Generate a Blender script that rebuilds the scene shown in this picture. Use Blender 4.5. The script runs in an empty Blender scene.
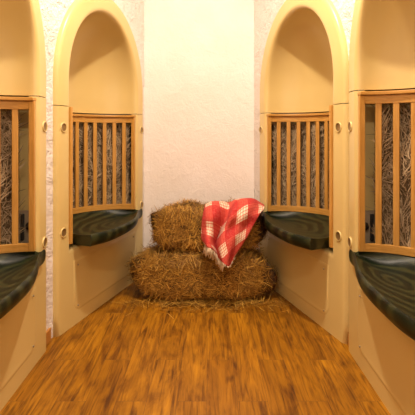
import bpy, bmesh, math, random
from mathutils import Vector, Matrix
random.seed(7)
S = bpy.context.scene
COL = S.collection
PI = math.pi
F = 420.0; CX = 207.0; CY = 136.0; EYE = 1.2

def at(x, y, Y):
    return Vector(((x-CX)*Y/F, Y, EYE-(y-CY)*Y/F))

# ------------------------------------------------------------------ helpers
def tag(o, label=None, cat=None, group=None, kind=None):
    if label: o['label'] = label
    if cat: o['category'] = cat
    if group: o['group'] = group
    if kind: o['kind'] = kind
    return o

def empty(name, loc, rz=0):
    o = bpy.data.objects.new(name, None); COL.objects.link(o)
    o.location = loc; o.rotation_euler = (0, 0, rz); o.empty_display_size = .1
    return o

def link(name, bm, mat, parent=None, smooth=True, fix=True):
    if fix: bmesh.ops.recalc_face_normals(bm, faces=bm.faces)
    me = bpy.data.meshes.new(name); bm.to_mesh(me); bm.free()
    if smooth:
        for p in me.polygons: p.use_smooth = True
    if mat: me.materials.append(mat)
    o = bpy.data.objects.new(name, me); COL.objects.link(o)
    if parent: o.parent = parent
    return o

def bevel(o, w=.003, n=2):
    m = o.modifiers.new('bevel', 'BEVEL'); m.width = w; m.segments = n; m.limit_method = 'ANGLE'
    m.angle_limit = math.radians(40)
    return o

def grid(bm, rows, closed=False):
    vs = [[bm.verts.new(p) for p in r] for r in rows]
    for a, b in zip(vs[:-1], vs[1:]):
        n = len(a)
        for i in range(n if closed else n-1):
            j = (i+1) % n
            try: bm.faces.new((a[i], a[j], b[j], b[i]))
            except ValueError: pass
    return vs

def box(bm, x0, x1, y0, y1, z0, z1):
    v = [bm.verts.new((x, y, z)) for z in (z0, z1) for x, y in ((x0, y0), (x1, y0), (x1, y1), (x0, y1))]
    for f in ((3,2,1,0), (4,5,6,7), (0,1,5,4), (1,2,6,5), (2,3,7,6), (3,0,4,7)):
        bm.faces.new([v[i] for i in f])

def sweep(bm, pts, normals, t0, t1, z0, z1):
    """box section swept along a plan curve: t0..t1 along the normal, z0..z1 up"""
    rows = []
    for p, n in zip(pts, normals):
        rows.append([(p[0]+n[0]*t, p[1]+n[1]*t, z) for t, z in ((t0, z0), (t1, z0), (t1, z1), (t0, z1))])
    vs = grid(bm, rows, True)
    bm.faces.new(vs[0][::-1]); bm.faces.new(vs[-1])

def tube(bm, pts, r, n=6):
    rows = []
    for i, p in enumerate(pts):
        p = Vector(p)
        d = (Vector(pts[min(i+1, len(pts)-1)]) - Vector(pts[max(i-1, 0)])).normalized()
        a = d.cross(Vector((0.3, 1, 0.2))).normalized(); b = d.cross(a)
        rows.append([p + (a*math.cos(2*PI*k/n)+b*math.sin(2*PI*k/n))*r for k in range(n)])
    vs = grid(bm, rows, True); bm.faces.new(vs[0][::-1]); bm.faces.new(vs[-1])

def lathe(bm, prof, c, axis_sign, n=20, cap=True):
    """disc-like part with its axis along local y; prof = (radius, y)"""
    rows = [[(c[0]+r*math.cos(2*PI*k/n), c[1]+axis_sign*y, c[2]+r*math.sin(2*PI*k/n)) for k in range(n)] for r, y in prof]
    vs = grid(bm, rows, True)
    if cap: bm.faces.new(vs[-1])

# ------------------------------------------------------------------ materials
class N:
    def __init__(s, name):
        s.m = bpy.data.materials.new(name); s.m.use_nodes = True
        s.t = s.m.node_tree; s.t.nodes.clear()
        s.out = s.n('ShaderNodeOutputMaterial'); s.b = s.n('ShaderNodeBsdfPrincipled')
        s.l(s.b.outputs[0], s.out.inputs[0])
    def n(s, k, **kw):
        x = s.t.nodes.new(k)
        for a, v in kw.items(): setattr(x, a, v)
        return x
    def l(s, a, b): s.t.links.new(a, b)
    def set(s, **kw):
        for k, v in kw.items(): s.b.inputs[k.replace('_', ' ')].default_value = v
    def coord(s, which='Object', scale=(1,1,1), rot=(0,0,0)):
        c = s.n('ShaderNodeTexCoord'); m = s.n('ShaderNodeMapping')
        m.inputs['Scale'].default_value = scale; m.inputs['Rotation'].default_value = rot
        s.l(c.outputs[which], m.inputs[0]); return m.outputs[0]
    def noise(s, v, scale, detail=4, rough=.5, dist=0):
        x = s.n('ShaderNodeTexNoise'); x.inputs['Scale'].default_value = scale
        x.inputs['Detail'].default_value = detail; x.inputs['Roughness'].default_value = rough
        x.inputs['Distortion'].default_value = dist
        s.l(v, x.inputs['Vector']); return x.outputs['Fac']
    def ramp(s, f, stops, interp='LINEAR'):
        r = s.n('ShaderNodeValToRGB'); r.color_ramp.interpolation = interp
        e = r.color_ramp.elements
        while len(e) < len(stops): e.new(.5)
        for i, (p, c) in enumerate(stops):
            e[i].position = p; e[i].color = (*c, 1) if len(c) == 3 else c
        s.l(f, r.inputs[0]); return r.outputs[0]
    def mix(s, f, a, b, mode='MIX'):
        x = s.n('ShaderNodeMix', data_type='RGBA', blend_type=mode)
        if isinstance(f, (int, float)): x.inputs[0].default_value = f
        else: s.l(f, x.inputs[0])
        for i, c in ((6, a), (7, b)):
            if isinstance(c, tuple): x.inputs[i].default_value = (*c, 1)
            else: s.l(c, x.inputs[i])
        return x.outputs[2]
    def math(s, op, a, b=0.0):
        x = s.n('ShaderNodeMath', operation=op)
        for i, c in enumerate((a, b)):
            if isinstance(c, (int, float)): x.inputs[i].default_value = c
            else: s.l(c, x.inputs[i])
        return x.outputs[0]
    def bump(s, h, strength=.3, dist=.01):
        b = s.n('ShaderNodeBump'); b.inputs['Strength'].default_value = strength; b.inputs['Distance'].default_value = dist
        s.l(h, b.inputs['Height']); s.l(b.outputs[0], s.b.inputs['Normal'])
    def col(s, c): s.l(c, s.b.inputs['Base Color'])

def m_plaster(name='plaster', st=.28):
    k = N(name); v = k.coord(scale=(1,1,1))
    a = k.noise(v, 9, 6, .6, .8); b = k.noise(v, 32, 4, .6, 1.5)
    h = k.math('ADD', k.math('MULTIPLY', k.math('POWER', a, 2.0), 1.0), k.math('MULTIPLY', b, .5))
    k.col(k.ramp(k.noise(v, 3), [(.3, (.89,.82,.76)), (.7, (.93,.87,.83))]))
    k.set(Roughness=.85); k.bump(h, st, .035); return k.m

def m_cream():
    k = N('cream_plastic'); v = k.coord()
    k.col(k.ramp(k.noise(v, 2.0, 3), [(.3, (.71,.535,.205)), (.7, (.75,.575,.235))]))
    k.set(Roughness=.33); k.b.inputs['Coat Weight'].default_value = .25
    k.bump(k.noise(v, 3, 1), .03, .02); return k.m

def m_wood_trim():
    k = N('light_wood'); v = k.coord(scale=(26, 26, 2.2))
    g = k.noise(v, 2.5, 6, .6, .6)
    k.col(k.ramp(g, [(.25, (.46,.22,.035)), (.55, (.60,.31,.065)), (.8, (.70,.40,.10))]))
    k.set(Roughness=.42); k.bump(g, .12, .003); return k.m

def m_rail_wood():
    k = N('light_wood_rail'); v = k.coord(scale=(4, 4, 40))
    g = k.noise(v, 2.5, 6, .6, .5)
    k.col(k.ramp(g, [(.25, (.46,.22,.035)), (.55, (.60,.31,.065)), (.8, (.70,.40,.10))]))
    k.set(Roughness=.42); k.bump(g, .12, .003); return k.m

def m_floor():
    k = N('floor_boards'); v = k.coord(rot=(0, 0, PI/2))
    br = k.n('ShaderNodeTexBrick'); k.l(v, br.inputs['Vector'])
    br.inputs['Color1'].default_value = (0,0,0,1); br.inputs['Color2'].default_value = (1,1,1,1)
    br.inputs['Mortar'].default_value = (.5,.5,.5,1)
    br.inputs['Scale'].default_value = 1; br.inputs['Mortar Size'].default_value = .0009
    br.inputs['Mortar Smooth'].default_value = .1
    br.inputs['Brick Width'].default_value = .95; br.inputs['Row Height'].default_value = .137
    br.offset = .37; br.offset_frequency = 2
    # the grain shifts from board to board
    sh = k.n('ShaderNodeVectorMath', operation='ADD'); k.l(k.coord(), sh.inputs[0])
    sc = k.n('ShaderNodeVectorMath', operation='SCALE'); k.l(br.outputs['Color'], sc.inputs[0]); sc.inputs['Scale'].default_value = 7.0
    k.l(sc.outputs[0], sh.inputs[1])
    mp = k.n('ShaderNodeMapping'); mp.inputs['Scale'].default_value = (1, .07, 1); k.l(sh.outputs[0], mp.inputs[0])
    mp2 = k.n('ShaderNodeMapping'); mp2.inputs['Scale'].default_value = (1, .3, 1); k.l(sh.outputs[0], mp2.inputs[0])
    g = k.noise(mp.outputs[0], 42, 8, .65, 1.2)
    big = k.noise(mp2.outputs[0], 8, 5, .62, 1.3)
    base = k.ramp(g, [(.32, (.11,.034,.002)), (.5, (.34,.14,.006)), (.70, (.47,.21,.009))])
    dark = k.ramp(big, [(.32, (.50,.42,.34)), (.46, (.85,.82,.78)), (.62, (1.1,1.1,1.12))])
    c = k.mix(1.0, base, dark, 'MULTIPLY')
    tone = k.ramp(br.outputs['Color'], [(0, (.84,.80,.78)), (.5, (1,1,1)), (1, (1.10,1.11,1.12))])
    c = k.mix(1.0, c, tone, 'MULTIPLY')
    # knots
    vo = k.n('ShaderNodeTexVoronoi'); vo.inputs['Scale'].default_value = 1.7
    mp3 = k.n('ShaderNodeMapping'); mp3.inputs['Scale'].default_value = (1.6, .8, 1); k.l(sh.outputs[0], mp3.inputs[0])
    ds = k.math('ADD', 0, 0)
    nz = k.n('ShaderNodeTexNoise'); nz.inputs['Scale'].default_value = 14; k.l(mp2.outputs[0], nz.inputs['Vector'])
    ad = k.n('ShaderNodeMix', data_type='RGBA', blend_type='LINEAR_LIGHT'); ad.inputs[0].default_value = .12
    k.l(mp3.outputs[0], ad.inputs[6]); k.l(nz.outputs['Color'], ad.inputs[7]); k.l(ad.outputs[2], vo.inputs['Vector'])
    kn = k.ramp(vo.outputs['Distance'], [(.02, (.35,.28,.24)), (.075, (1,1,1))])
    c = k.mix(1.0, c, kn, 'MULTIPLY')
    c = k.mix(br.outputs['Fac'], c, (.14,.055,.012))
    k.col(c); k.set(Roughness=.36)
    k.l(k.ramp(g, [(.3, (.5,)*3), (.7, (.38,)*3)]), k.b.inputs['Roughness']); k.b.inputs['Specular IOR Level'].default_value = .35
    k.bump(k.math('SUBTRACT', k.math('MULTIPLY', g, .3), br.outputs['Fac']), .25, .002); return k.m

def m_green():
    k = N('green_marbled'); v = k.coord(scale=(1, 1.5, 1))
    w = k.n('ShaderNodeTexWave', wave_type='RINGS', rings_direction='Z'); w.inputs['Scale'].default_value = 3.4
    w.inputs['Distortion'].default_value = 4.5; w.inputs['Detail'].default_value = 1.2; w.inputs['Detail Scale'].default_value = 1.3
    mp = k.n('ShaderNodeMapping'); mp.inputs['Location'].default_value = (-.75, .1, -.55); k.l(v, mp.inputs[0])
    k.l(mp.outputs[0], w.inputs['Vector'])
    k.col(k.ramp(w.outputs['Fac'], [(.2, (.004,.009,.003)), (.5, (.009,.016,.006)), (.85, (.034,.039,.013))]))
    k.set(Roughness=.42); k.b.inputs['Specular IOR Level'].default_value = .35; return k.m

def m_hay(name, a, b, c):
    k = N(name)
    at_ = k.n('ShaderNodeAttribute', attribute_name='tone')
    n = k.noise(k.coord(), 60, 3)
    k.col(k.mix(.25, k.ramp(at_.outputs['Fac'], [(0, a), (.5, b), (1, c)]), k.ramp(n, [(.3, a), (.7, c)])))
    k.set(Roughness=.65); return k.m

def m_core(name, a, b):
    k = N(name); v = k.coord()
    n = k.noise(v, 45, 6, .7, 2)
    k.col(k.ramp(n, [(.35, a), (.65, b)])); k.set(Roughness=.9); k.bump(n, 1, .02); return k.m

def m_plain(name, c, rough=.5, metal=0):
    k = N(name); v = k.coord(); n = k.noise(v, 40, 3)
    k.col(k.ramp(n, [(.2, tuple(x*.92 for x in c)), (.8, tuple(min(1, x*1.06) for x in c))]))
    k.set(Roughness=rough, Metallic=metal); return k.m

def m_plaid():
    k = N('plaid_wool'); uv = k.n('ShaderNodeTexCoord').outputs['UV']
    sp = k.n('ShaderNodeSeparateXYZ'); k.l(uv, sp.inputs[0])
    W = 1.0; R = 0.0
    def band(f, ph):
        fr = k.math('FRACT', k.math('ADD', f, ph))
        return k.ramp(fr, [(0, (0,)*3), (.46, (1,)*3), (.50, (.25,)*3), (.53, (1,)*3), (.62, (.25,)*3), (.65, (1,)*3),
                           (.74, (.25,)*3), (.77, (1,)*3), (.86, (.25,)*3), (.89, (1,)*3), (.95, (0,)*3)], 'CONSTANT')
    A = band(sp.outputs[0], .1); B = band(sp.outputs[1], .35)
    sm = k.math('MULTIPLY', k.math('ADD', A, B), .5)
    c = k.ramp(sm, [(0, (.50,.006,.006)), (.5, (.62,.06,.035)), (.75, (.80,.34,.20)), (1, (.88,.74,.56))])
    w = k.n('ShaderNodeTexNoise'); w.inputs['Scale'].default_value = 90; k.l(k.coord(), w.inputs['Vector'])
    c = k.mix(.08, c, k.ramp(w.outputs['Fac'], [(.3, (.2,.05,.04)), (.7, (1,.8,.7))]))
    k.col(c); k.set(Roughness=.95)
    k.bump(w.outputs['Fac'], .6, .004); return k.m

PLASTER = m_plaster(); ROUGH = m_plaster('rough_plaster', .95); CREAM = m_cream(); WOOD = m_wood_trim(); RAIL = m_rail_wood(); FLOOR = m_floor(); GREEN = m_green()
HAY = m_hay('hay_straws', (.06,.022,.002), (.32,.135,.010), (.84,.48,.075))
HAYG = m_hay('packed_hay_straws', (.16,.10,.045), (.42,.29,.15), (.68,.53,.33))
CORE = m_core('hay_core', (.025,.010,.002), (.16,.07,.012))
COREG = m_core('packed_hay_core', (.06,.038,.018), (.32,.22,.11))
PLAID = m_plaid(); FRINGE = m_plain('fringe_wool', (.72,.56,.38), .95)
BRASS_SHADE = m_plain('brass_cup_shade', (.30,.19,.07), .35, .5); STEEL = m_plain('steel', (.6,.55,.48), .3, .9)  # dark brass tone stands in for the shade inside the shallow cups
BLACK = m_plain('black_plastic', (.02,.018,.015), .35); GREY = m_plain('grey_plastic', (.36,.29,.20), .5)
CEIL = m_plain('ceiling_paint', (.85,.80,.72), .9); BASE = m_plain('baseboard_wood', (.50,.22,.045), .45)

# ------------------------------------------------------------------ the room
YB = 3.72; YR = -1.7; ZC = 3.2
ANG = math.asin(.287)
cA, sA = math.cos(ANG), math.sin(ANG)
# pods: origin (near end of front face on the floor), direction u, side (-1 left, +1 right), rail height
PODS = [
    dict(P=(-.891, 2.495), u=(sA, cA), side=-1, zr=1.370),
    dict(P=(.792, 2.410), u=(-.297, .9549), side=1, zr=1.375),
    dict(P=(-.900, 1.177), u=(0, 1), side=-1, zr=1.400),
    dict(P=(.792, 1.175), u=(0, 1), side=1, zr=1.430),
]
PW = 1.2; MID = .6; HW = .46; HWO = .60; ZS = 1.55; RI = .54; RO = .68; ZOPEN = .50

def arch_z(s, hw, rise):
    x = (s-MID)/hw
    if abs(x) >= 1: return None
    return ZS + rise*math.sqrt(1-x*x)

def wall_strip(bm, O, u, s0, s1, pod_s=None):
    """vertical wall sheet from O+u*s0 to O+u*s1 with arch-shaped holes for the pods"""
    ss = set([s0, s1])
    n = max(1, int((s1-s0)/.05))
    for i in range(n+1): ss.add(s0+(s1-s0)*i/n)
    if pod_s is not None:
        for i in range(41):
            a = PI*i/40; ss.add(pod_s+MID+.53*math.cos(a))
    ss = sorted(x for x in ss if s0-1e-6 <= x <= s1+1e-6)
    for a, b in zip(ss[:-1], ss[1:]):
        if b-a < 1e-5: continue
        m = (a+b)/2
        def quad(za, zb, zt):
            v = [bm.verts.new((O[0]+u[0]*q, O[1]+u[1]*q, z)) for q, z in ((a, za), (b, zb), (b, zt), (a, zt))]
            bm.faces.new(v)
        if pod_s is not None and abs(m-pod_s-MID) < .53:
            za = arch_z(a-pod_s, .5300001, .61) or ZS; zb = arch_z(b-pod_s, .5300001, .61) or ZS
            quad(0, 0, .3); quad(za, zb, ZC)
        else:
            quad(0, 0, ZC)

OFF = .03
def side_wall(name, far, near):
    bm = bmesh.new(); s = far['side']
    w = (far['u'][1]*s, -far['u'][0]*s) if s > 0 else (-far['u'][1], far['u'][0])
    O = (far['P'][0]+w[0]*OFF, far['P'][1]+w[1]*OFF)
    xn = near['P'][0]+s*OFF
    sc = (xn-O[0])/far['u'][0]
    corner_y = O[1]+far['u'][1]*sc
    wall_strip(bm, (xn, YR), (0, 1), 0, corner_y-YR, near['P'][1]-YR)
    send = (YB-O[1])/far['u'][1]
    wall_strip(bm, O, far['u'], sc, send, 0.0)
    bmesh.ops.remove_doubles(bm, verts=bm.verts, dist=1e-4)
    o = link(name, bm, ROUGH, fix=False); tag(o, kind='structure')
    return (xn, corner_y), (O[0]+far['u'][0]*send, YB)

cl, bl = side_wall('wall_left', PODS[0], PODS[2])
cr, brr = side_wall('wall_right', PODS[1], PODS[3])

def poly_sheet(name, pts, mat):
    bm = bmesh.new(); bm.faces.new([bm.verts.new(p) for p in pts]); return tag(link(name, bm, mat, fix=False, smooth=False), kind='structure')
poly_sheet('wall_back', [(bl[0], YB, 0), (brr[0], YB, 0), (brr[0], YB, ZC), (bl[0], YB, ZC)], PLASTER)
poly_sheet('wall_rear', [(cr[0], YR, 0), (cl[0], YR, 0), (cl[0], YR, ZC), (cr[0], YR, ZC)], PLASTER)
bm = bmesh.new(); box(bm, -1.6, 1.6, YR, YB+.05, -.08, 0); tag(link('floor', bm, FLOOR, smooth=False), kind='structure')
bm = bmesh.new(); box(bm, -1.6, 1.6, YR, YB+.05, ZC, ZC+.08); tag(link('ceiling', bm, CEIL, smooth=False), kind='structure')

def board(bm, pts, side):
    # pts: plan polyline along the wall, the board stands on its room side
    ns = []
    for i in range(len(pts)):
        a = Vector(pts[max(i-1, 0)]); b = Vector(pts[min(i+1, len(pts)-1)])
        d = (b-a).normalized(); ns.append((d.y*side, -d.x*side))
    sweep(bm, pts, ns, .0, .014, 0, .075)
for nm, far, near, c, sd in (('baseboard_left', PODS[0], PODS[2], cl, 1), ('baseboard_right', PODS[1], PODS[3], cr, -1)):
    bm = bmesh.new()
    board(bm, [(c[0], near['P'][1]+PW+.003), c], sd)
    board(bm, [(c[0], YR), (c[0], near['P'][1]-.003)], sd)
    tag(bevel(link(nm, bm, BASE, smooth=False), .003), kind='structure')
bm = bmesh.new(); board(bm, [bl, brr], 1); tag(link('baseboard_back', bm, BASE, smooth=False), kind='structure')

# ------------------------------------------------------------------ pods
def cr1(p0, p1, p2, p3, t):
    return .5*((2*p1)+(-p0+p2)*t+(2*p0-5*p1+4*p2-p3)*t*t+(-p0+3*p1-3*p2+p3)*t**3)
def outline(hw, rise, zb, n=12, na=40):
    """closed loop: bottom, far side up, arch, near side down"""
    L = []
    for i in range(n): L.append((MID-hw+2*hw*i/n, zb))
    for i in range(n): L.append((MID+hw, zb+(ZS-zb)*i/n))
    for i in range(na+1):
        a = PI*i/na; L.append((MID+hw*math.cos(a), ZS+rise*math.sin(a)))
    for i in range(1, n): L.append((MID-hw, ZS-(ZS-zb)*i/n))
    return L

A_, B_ = .448, .385     # plan half-axes of the backrest curve
D0 = .012
def arc_point(th, off=0.0):
    s = MID+A_*math.cos(th); d = D0+B_*math.sin(th)
    nx, ny = math.cos(th)/A_, math.sin(th)/B_; l = math.hypot(nx, ny)
    return (s+nx/l*off, d+ny/l*off), (nx/l, ny/l)
def arc_table(n=400):
    T = [(0.0, 0.0)]; L = 0
    pp = arc_point(0)[0]
    for i in range(1, n+1):
        p = arc_point(PI*i/n)[0]; L += math.dist(p, pp); pp = p; T.append((PI*i/n, L))
    return T
TAB = arc_table(); TOT = TAB[-1][1]
def th_at(L):
    for (a, la), (b, lb) in zip(TAB[:-1], TAB[1:]):
        if lb >= L: return a+(b-a)*(L-la)/(lb-la+1e-9)
    return PI

def straw(bm, tone, p, d, nrm, L, w, curl, t, segs=3):
    side = d.cross(nrm)
    if side.length < 1e-4: return
    side = side.normalized()*w
    q = p.copy(); dd = d.copy(); prev = None
    bend = (nrm*random.uniform(-.2, 1)+side.normalized()*random.uniform(-1, 1))*curl
    for i in range(segs+1):
        ww = side*(1 if i < segs else .35)
        a, b = bm.verts.new(q-ww), bm.verts.new(q+ww)
        if prev:
            f = bm.faces.new((prev[0], prev[1], b, a)); f[tone] = t
        prev = (a, b)
        dd = (dd+bend/segs).normalized(); q = q+dd*(L/segs)

def link_straw(name, bm, mat, parent):
    tl = bm.faces.layers.float['tone']
    vals = [f[tl] for f in bm.faces]
    me = bpy.data.meshes.new(name); bm.to_mesh(me); bm.free()
    me.materials.append(mat)
    o = bpy.data.objects.new(name, me); COL.objects.link(o)
    if parent: o.parent = parent
    return o

def make_pod(P, u, side, zr, label, where):
    m = 1 if side < 0 else -1
    root = empty('alcove_seat', (P[0], P[1], 0), math.atan2(u[1], u[0]))
    tag(root, label, 'alcove seat', 'moulded alcove seats along the walls')
    def X(s, d, z): return (s, m*d, z)
    # ---- front frame, cut at the joint just above the backrest
    zj = zr+.016
    prof_o = [(0, .048), (.001, .028), (.006, .013), (.016, .004), (.032, 0)]
    prof_i = [(.034, 0), (.018, .003), (.007, .012), (.001, .028), (0, .05)]
    def frame():
        bm = bmesh.new(); rows = []
        for e, d in prof_o: rows.append([X(s, d, z) for s, z in outline(HWO-e, RO-e, 0.0)])
        for e, d in prof_i: rows.append([X(s, d, z) for s, z in outline(HW+e, RI+e, ZOPEN-e)])
        grid(bm, rows, True); return bm
    def cut(bm, z, keep_up):
        g = bm.verts[:]+bm.edges[:]+bm.faces[:]
        bmesh.ops.bisect_plane(bm, geom=g, plane_co=(0, 0, z), plane_no=(0, 0, 1), clear_inner=keep_up, clear_outer=not keep_up)
    bm = frame(); cut(bm, zj, True)
    rows = []
    nz = 30
    zs = [zj+(ZS-zj)*i/4 for i in range(5)]+[ZS+RI*math.sin(PI/2*i/nz) for i in range(1, nz+1)]
    for z in zs:
        k = math.sqrt(max(0, 1-((z-ZS)/RI)**2)) if z > ZS else 1
        rows.append([X(MID+HW*k*math.cos(PI*i/40), .048+.36*k*math.sin(PI*i/40), z) for i in range(41)])
    # ledge that turns back over the backrest
    rows.insert(0, [X(MID+(HW+.10)*math.cos(PI*i/40), .050+.61*math.sin(PI*i/40), zj) for i in range(41)])
    grid(bm, rows)
    bmesh.ops.remove_doubles(bm, verts=bm.verts, dist=.0015)
    us = link('upper_shell', bm, CREAM, root)
    e = us.modifiers.new('es', 'EDGE_SPLIT'); e.split_angle = math.radians(60)
    e = us.modifiers.new('wn', 'WEIGHTED_NORMAL'); e.weight = 90; e.keep_sharp = True
    bm = frame(); cut(bm, zj-.0045, False)
    lp = link('lower_panel', bm, CREAM, root)
    e = lp.modifiers.new('wn', 'WEIGHTED_NORMAL'); e.weight = 90
    # ---- cavity that holds the hay
    bm = bmesh.new()
    zc0 = .47
    rows = [[X(MID+(HW+.11)*math.cos(PI*i/40), .052+.62*math.sin(PI*i/40), z) for i in range(41)] for z in (zc0, .8, 1.1, zj-.002)]
    vs = grid(bm, rows)
    bm.faces.new([v for v in vs[0]])
    link('cavity_wall', bm, CREAM, root)
    # ---- wooden backrest
    n = 44
    ths = [PI*i/n for i in range(n+1)]
    pts = [arc_point(t)[0] for t in ths]; nr = [arc_point(t)[1] for t in ths]
    pts = [(p[0], m*p[1]) for p in pts]; nr = [(a, m*b) for a, b in nr]
    zb0, zb1 = (.588, .632) if P[1] > 2 else (.590, .632)
    back = empty('backrest', (0, 0, 0)); back.parent = root
    for za, zb_ in ((zb0, zb1), (zr-.060, zr-.016)):
        bm = bmesh.new(); sweep(bm, pts, nr, -.009, .012, za, zb_)
        bevel(link('rail', bm, RAIL, back, smooth=False), .002)
    bm = bmesh.new(); sweep(bm, pts, nr, -.024, .026, zr-.015, zr+.004)
    bevel(link('cap_rail', bm, RAIL, back, smooth=False), .004)
    ns = 16 if P[1] > 2 else 15
    for i in range(ns+1):
        L = .014+(TOT-.028)*i/ns; th = th_at(L)
        (s, d), nn = arc_point(th)
        hw_ = .0155 if 0 < i < ns else .015
        bm = bmesh.new(); t = (-nn[1], nn[0])
        c = []
        for z in (zb1-.004, zr-.056) if 0 < i < ns else (zb0, zr-.016):
            for a, b in ((-hw_, -.007 if 0 < i < ns else -.012), (hw_, -.007 if 0 < i < ns else -.012), (hw_, .009), (-hw_, .009)):
                c.append(bm.verts.new(X(s+t[0]*a+nn[0]*b, d+t[1]*a+nn[1]*b, z)))
        for f in ((3,2,1,0), (4,5,6,7), (0,1,5,4), (1,2,6,5), (2,3,7,6), (3,0,4,7)): bm.faces.new([c[q] for q in f])
        bevel(link('slat' if 0 < i < ns else 'end_post', bm, WOOD, back, smooth=False), .003)
    # strip of wood down the near edge of the opening
    bm = bmesh.new(); a, b = sorted((m*-.006, m*.05))
    box(bm, MID-HW-.012, MID-HW+.012, a, b, .525, zr+.012)
    bevel(link('edge_strip', bm, WOOD, root, smooth=False), .003)
    # ---- seat: a dished tray with a bowed, rolled front
    ctl = [(0, .026), (.08, .034), (.2, .076), (.35, .130), (.5, .165), (.7, .178), (.85, .170), (1.01, .125)]
    def prot(x):
        for i in range(len(ctl)-1):
            if x <= ctl[i+1][0]:
                g = lambda q: ctl[min(max(q, 0), len(ctl)-1)][1]
                return cr1(g(i-1), g(i), g(i+1), g(i+2), (x-ctl[i][0])/(ctl[i+1][0]-ctl[i][0]))
        return ctl[-1][1]
    bm = bmesh.new(); NI = 56; NJ = 14
    cols = []
    for i in range(NI+1):
        th = PI*i/NI
        bs, bd = MID+.449*math.cos(th), .008+.383*math.sin(th)
        fs = .6+.483*math.cos(th) if th < PI/2 else .6+.447*math.cos(th)
        xx = (1.083-fs)/.933
        fd = -prot(xx)*(1 if P[1] > 2 else .72 if side < 0 else .64)
        ctr = Vector((.6, .12)); f2 = Vector((fs, fd)); out = (f2-ctr).normalized()
        c = []
        for j in range(NJ+1):
            v = j/NJ
            s_ = bs+(fs-bs)*v; d_ = bd+(fd-bd)*v
            z = .604-.004*v-.055*(math.sin(PI*min(1, v*1.02)))**.8*min(1, math.sin(th)*1.6+.12)
            c.append(X(s_, d_, z))
        for o_, z in ((.008, .604), (.016, .598), (.021, .585), (.021, .562), (.013, .540), (-.004, .528), (-.03, .524)):
            q = f2+out*o_*(1.0); c.append(X(max(q.x, .148), q.y, z))
        c.append(X(max(min(f2.x+( .6-f2.x)*.12, 1.05), .15), .03, .518))
        cols.append(c)
    vs = grid(bm, cols)
    bm.faces.new(vs[-1]); bm.faces.new(vs[0])
    seat = link('seat', bm, GREEN, root)
    seat.location.z = -.015
    e = seat.modifiers.new('es', 'EDGE_SPLIT'); e.split_angle = math.radians(55)
    # ---- access panel below the seat
    bm = bmesh.new(); L = []
    x0, x1, z0, z1, r = .165, 1.035, .085, .412, .07
    for i in range(9):
        a = PI+PI/2*i/8; L.append((x0+r+r*math.cos(a), z0+r+r*math.sin(a)))
    for i in range(9):
        a = -PI/2+PI/2*i/8; L.append((x1-r+r*math.cos(a), z0+r+r*math.sin(a)))
    L += [(x1, z1), (x0, z1)]
    cx, cz = (x0+x1)/2, (z0+z1)/2
    def ins(e): return [(cx+(a-cx)*(1-e/((x1-x0)/2)), cz+(b-cz)*(1-e/((z1-z0)/2))) for a, b in L]
    rows = [[X(a, d, b) for a, b in ins(e)] for e, d in ((0, .004), (.0, -.0005), (.005, -.0022), (.012, -.003), (.022, -.002), (.030, -.001))]
    vs = grid(bm, rows, True); bm.faces.new(vs[-1])
    ap = link('access_panel', bm, CREAM, root)
    e = ap.modifiers.new('es', 'EDGE_SPLIT'); e.split_angle = math.radians(50)
    for s in (x0+.045, x1-.045):
        for z in (.375, .115):
            bm = bmesh.new(); lathe(bm, [(.005, .0), (.005, .004), (.003, .0055)], (s, -m*.003, z), -m, 10)
            link('screw', bm, GREY, ap)
    # ---- round bolt cups
    for s in (.062, 1.148):
        for z in (1.252, .612):
            bm = bmesh.new(); lathe(bm, [(.031, -.002), (.030, .004), (.027, .007), (.022, .001)], (s, 0, z), -m, 24, False)
            k = link('bolt_cup', bm, CREAM, root)
            bm = bmesh.new(); lathe(bm, [(.0235, .004), (.018, .0020), (.009, .0010)], (s, 0, z), -m, 24)
            link('cup_inset', bm, BRASS_SHADE, k)
    # ---- small steam outlet at the far end of the cavity, low behind the slats
    o_ = empty('steam_outlet', X(1.105, .085, .61)); o_.parent = root
    bm = bmesh.new(); box(bm, .0, .02, -.008+m*.022, .008+m*.022, .02, .165); bevel(link('outlet_bar', bm, BLACK, o_, smooth=False), .003)
    bm = bmesh.new(); rows = [[(-q, r_*math.cos(2*PI*k/18)-m*.02, .10+r_*math.sin(2*PI*k/18)) for k in range(18)] for r_, q in ((.022, -.02), (.022, .004), (.013, .012))]
    vs = grid(bm, rows, True); bm.faces.new(vs[-1]); link('outlet_knob', bm, BLACK, o_)
    bm = bmesh.new(); a, b = sorted((-m*.03, m*.05)); box(bm, .018, .034, a, b, .0, .18); link('outlet_plate', bm, GREY, o_, smooth=False)
    # ---- packed hay, a thing of its own inside the cavity
    r2 = empty('hay_sack', (P[0], P[1], 0), math.atan2(u[1], u[0]))
    tag(r2, 'packed grey-brown hay behind the wooden slats of the '+where, 'hay', 'packed hay behind the backrests')
    bm = bmesh.new()
    t0 = math.radians(10 if P[1] > 2 else 15); t1 = math.radians(156)
    ph = random.uniform(0, 6)
    def inner(th, z):
        b = .5+.5*math.sin(th*17+ph+1.1*math.sin(z*9))
        off = .028+.040*b+.016*math.sin(z*13+th*5+ph)
        if z > 1.2: off += (z-1.2)**2*2
        return off
    rows = []
    zt = zr-.085
    for j in range(31):
        z = .535+(zt-.535)*j/30; row = []
        for i in range(61):
            th = t0+(t1-t0)*i/60
            row.append(X(*arc_point(th, inner(th, z))[0], z))
        for i in range(60, -1, -6):
            th = t0+(t1-t0)*i/60
            row.append(X(*arc_point(th, .125)[0], z))
        rows.append(row)
    vs = grid(bm, rows, True); bm.faces.new(vs[0][::-1]); bm.faces.new(vs[-1])
    link('hay_core', bm, COREG, r2)
    bm = bmesh.new(); tl = bm.faces.layers.float.new('tone')
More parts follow.
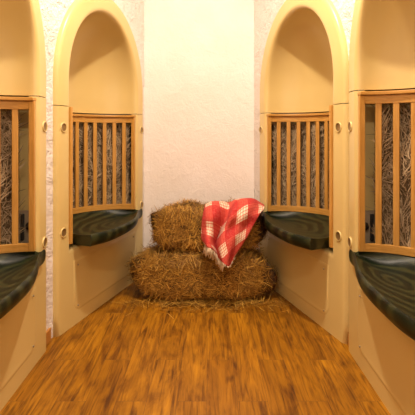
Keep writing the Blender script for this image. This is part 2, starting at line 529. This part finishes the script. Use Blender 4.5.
    for q in range(5200):
        th = random.uniform(t0, t1); z = random.uniform(.55, zt)
        (s, d), nn = arc_point(th, inner(th, z)-.004)
        p = Vector(X(s, d, z)); nv = Vector((-nn[0], -m*nn[1], 0)); t = Vector((-nn[1], m*nn[0], 0))
        a = random.gauss(PI/2, .7)
        straw(bm, tl, p, (t*math.cos(a)+Vector((0, 0, 1))*math.sin(a)).normalized(), nv, random.uniform(.03, .10), random.uniform(.0012, .0028),
              random.uniform(0, .25), random.random())
    st = link_straw('straw', bm, HAYG, r2); st['kind'] = 'stuff'
    return root

names = [
    ('cream moulded arched alcove with green seat on the left, next to the hay bales', 'left alcove next to the hay bales'),
    ('cream arched alcove with green seat on the right, beside the plaid blanket', 'right alcove close to the plaid blanket'),
    ('nearest cream arched alcove, cut off by the left edge of the photo', 'nearest alcove on the left'),
    ('nearest cream arched alcove, cut off by the right edge of the photo', 'nearest alcove on the right'),
]
for pd, (lb, wh) in zip(PODS, names):
    make_pod(pd['P'], pd['u'], pd['side'], pd['zr'], lb, wh)

# ------------------------------------------------------------------ hay bales
from mathutils import noise as mn
def bale_pt(dirv, hx, hy, hz, seed, top_fn=None, pw=5.0):
    """point on a rounded block in direction dirv"""
    p = pw
    k = (abs(dirv.x/hx)**p+abs(dirv.y/hy)**p+abs(dirv.z/hz)**p)**(-1/p)
    q = dirv*k
    n = mn.noise(q*5+Vector((seed, 0, 0)))*.075+mn.noise(q*17+Vector((0, seed, 0)))*.028
    q = q+dirv.normalized()*n
    if q.z < -hz: q.z = -hz
    if top_fn: q.z += top_fn(q.x)*max(0, (q.z/hz))
    return q
def make_bale(name, c, hx, hy, hz, seed, label, count, top_fn=None, slant=(1, 0, .2), pw=5.0):
    root = empty(name, (c[0], c[1], c[2]-hz)); tag(root, label, 'hay bale', 'stacked hay bales')
    off = Vector((0, 0, hz))
    bm = bmesh.new(); bmesh.ops.create_cube(bm, size=2)
    bmesh.ops.subdivide_edges(bm, edges=bm.edges, cuts=26, use_grid_fill=True)
    for v in bm.verts:
        d = Vector((v.co.x*hx, v.co.y*hy, v.co.z*hz)); v.co = bale_pt(d, hx, hy, hz, seed, top_fn, pw)*.985+off
        v.co.z = max(0.002, v.co.z)
    link('hay_body', bm, CORE, root)
    bm = bmesh.new(); tl = bm.faces.layers.float.new('tone')
    ar = [hy*hz, hx*hz*1.6, hx*hy]
    for q in range(count):
        f = random.choices((0, 1, 2), ar)[0]
        w = [random.uniform(-1, 1) for _ in range(3)]
        w[f] = random.choice((-1, 1)) if f != 2 else 1
        if f == 1 and random.random() < .75: w[1] = -1
        d = Vector((w[0]*hx, w[1]*hy, w[2]*hz))
        p = bale_pt(d, hx, hy, hz, seed, top_fn, pw)
        n = Vector((d.x/hx**2*abs(w[0])**3, d.y/hy**2*abs(w[1])**3, d.z/hz**2*abs(w[2])**3)).normalized()
        rv = Vector((random.gauss(0, 1), random.gauss(0, 1), random.gauss(0, 1)))+Vector(slant)*random.choice((-1, 1))*.9
        t = rv-n*rv.dot(n)
        if t.length < .01: continue
        t = (t.normalized()+n*random.uniform(-.05, .16)).normalized()
        L = random.uniform(.03, .10)
        p2 = p+off
        if p2.z+t.z*L < .01: t.z = abs(t.z)
        straw(bm, tl, p2+n*random.uniform(-.012, .008), t, n, L, random.uniform(.0011, .0024), random.uniform(-.2, .5), min(1, max(0, random.gauss(.5, .28))))
    for v in bm.verts:
        if v.co.z < .004: v.co.z = .004
    st = link_straw('straw', bm, HAY, root); st['kind'] = 'stuff'
    return root
make_bale('hay_bale', (-.040, 3.215, .172), .520, .205, .172, 1.3, 'wide golden hay bale lying on the wooden floor under the other bale', 15000,
          lambda x: .018*math.cos(x*5), (1, 0, .1), 3.3)
def topf(x):
    return .040*math.exp(-((x+.22)/.14)**2)+.022*math.exp(-((x-.20)/.2)**2)-.022
make_bale('hay_bale', (.010, 3.265, .335+.168), .445, .205, .168, 4.1, 'upper hay bale stacked on the wide bale with the plaid blanket over it', 12000,
          topf, (.3, 0, 1), 2.5)

bm = bmesh.new(); tl = bm.faces.layers.float.new('tone')
for q in range(700):
    x = random.gauss(0, .36); y = 3.03-abs(random.gauss(0, .085))
    if not -.62 < x < .56: continue
    a = random.uniform(0, PI)
    straw(bm, tl, Vector((x, y, .004+random.random()*.012)), Vector((math.cos(a), math.sin(a), random.uniform(-.02, .1))).normalized(), Vector((0, 0, 1)),
          random.uniform(.03, .11), random.uniform(.001, .002), random.uniform(0, .6), random.random())
for v in bm.verts: v.co.z = max(.002, v.co.z)
ls = link_straw('loose_straw', bm, HAY, None); tag(ls, 'loose straw scattered on the floor in front of the bales', 'straw', kind='stuff')

# ------------------------------------------------------------------ blanket
net = [
 # (x, y, depth) eight points per row, from the back of the bale top down the front
 [(207,206,3.46),(213,204,3.46),(220,203,3.46),(228,204,3.46),(236,203,3.46),(244,202,3.46),(252,202,3.46),(260,204,3.46)],
 [(206,205,3.28),(213,202,3.28),(221,202,3.28),(229,203,3.28),(237,200,3.28),(246,199,3.28),(255,200,3.28),(263,205,3.28)],
 [(205,208,3.13),(211,204,3.12),(219,204,3.12),(230,206,3.13),(237,202,3.11),(246,201,3.11),(255,203,3.11),(264,209,3.12)],
 [(203,218,3.07),(209,216,3.03),(216,216,3.05),(226,219,3.085),(232,216,3.03),(241,214,3.045),(250,214,3.05),(259,215,3.07)],
 [(202,229,3.06),(207,229,3.01),(213,230,3.03),(220,233,3.085),(226,229,3.02),(235,228,3.035),(245,226,3.04),(253,225,3.06)],
 [(202,238,3.02),(206,239,2.96),(211,241,2.97),(216,244,3.05),(222,241,2.96),(230,240,2.97),(239,238,2.99),(247,236,3.03)],
 [(204,242,2.99),(207,245,2.93),(212,247,2.94),(217,252,3.01),(222,253,2.93),(228,252,2.94),(234,250,2.96),(240,247,3.00)],
 [(205,244,2.98),(208,247,2.925),(213,250,2.935),(218,256,2.99),(223,262,2.92),(227,266,2.925),(230,264,2.94),(234,256,2.98)],
]
R_ = len(net); C_ = 8
P3 = [[at(q[0], q[1], q[2]-(.055 if k > 2 else .03 if k == 2 else 0)-(.045*(0, .9, .6, -.1, .9, .7, .4, 0)[c] if k > 2 else 0)) for c, q in enumerate(r)] for k, r in enumerate(net)]
def spl(pts, t):
    n = len(pts)-1; t = min(max(t, 0), n-1e-6); i = int(t); f = t-i
    g = lambda k: pts[min(max(k, 0), n)]
    return cr1(g(i-1), g(i), g(i+1), g(i+2), f)
bm = bmesh.new(); uvl = bm.loops.layers.uv.new('uv')
NU, NV = 63, 84; G = []
for j in range(NV+1):
    v = j/NV*(R_-1); line = [spl([P3[r][c] for r in range(R_)], v) for c in range(C_)]
    row = []
    for i in range(NU+1):
        p = spl(line, i/NU*(C_-1)).copy()
        p += Vector((0, -1, .3))*(.010*math.sin(i*.40+j*.03)+.004*mn.noise(p*22))
        row.append(bm.verts.new(p))
    G.append(row)
uvs = {}
for j in range(NV+1):
    for i in range(NU+1):
        a, b = i/NU*.60, j/NV*.62
        b += .55*max(0, .25-a)
        # the weave runs slantwise to the fall of the cloth
        uvs[G[j][i]] = ((a*.88-b*.42)/.17, (a*.42+b*.88)/.18)
for j in range(NV):
    for i in range(NU):
        f = bm.faces.new((G[j][i], G[j+1][i], G[j+1][i+1], G[j][i+1]))
        for l in f.loops: l[uvl].uv = uvs[l.vert]
edge = [(G[NV][i].co.copy()) for i in range(0, NU+1)]
bl_ = link('blanket', bm, PLAID)
sm = bl_.modifiers.new('solid', 'SOLIDIFY'); sm.thickness = .007; sm.offset = 1
tag(bl_, 'red and white plaid wool blanket draped over the upper hay bale', 'blanket')
bm = bmesh.new()
for i in range(0, NU+1):
    for rep in range(2 if i < 34 else 1):
        p = edge[i]+Vector((random.uniform(-.004, .004), -.004, 0)); L = random.uniform(.03, .075)
        if i > 36: L *= .2
        q1 = p+Vector((random.uniform(-.008, .008), -.004, -L*.5)); q2 = q1+Vector((random.uniform(-.01, .01), .002, -L*.5))
        tube(bm, [p, q1, q2], .0028, 5)
link('fringe', bm, FRINGE, bl_)

# ------------------------------------------------------------------ light
def spot_or_fill(x, y, e, size=.16):
    ld = bpy.data.lights.new('ceiling_spot_or_fill', 'AREA'); ld.shape = 'DISK'; ld.size = size; ld.energy = e
    ld.color = (1, .825, .66)
    o = bpy.data.objects.new('ceiling_spot_or_fill', ld); COL.objects.link(o); o.location = (x, y, ZC-.02)
spot_or_fill(0, 2.0, 54, .12); spot_or_fill(0, -.3, 30, .2)  # second one is an added fill light, unseen, just behind the camera
w = bpy.data.worlds.new('world'); S.world = w; w.use_nodes = True
w.node_tree.nodes['Background'].inputs[0].default_value = (1, .8, .55, 1)
w.node_tree.nodes['Background'].inputs[1].default_value = .1

# ------------------------------------------------------------------ camera
cd = bpy.data.cameras.new('camera'); cam = bpy.data.objects.new('camera', cd); COL.objects.link(cam)
cam.location = (0, 0, EYE); cam.rotation_euler = (PI/2, 0, 0)
cd.sensor_width = 36; cd.lens = 36*F/415; cd.shift_y = -(207.5-CY)/415; cd.shift_x = (207.5-CX)/415; cd.clip_start = .05
S.camera = cam
S.view_settings.view_transform = 'Standard'; S.view_settings.look = 'None'
S.view_settings.gamma = 1; S.view_settings.use_curve_mapping = False
S.view_settings.exposure = 0.3
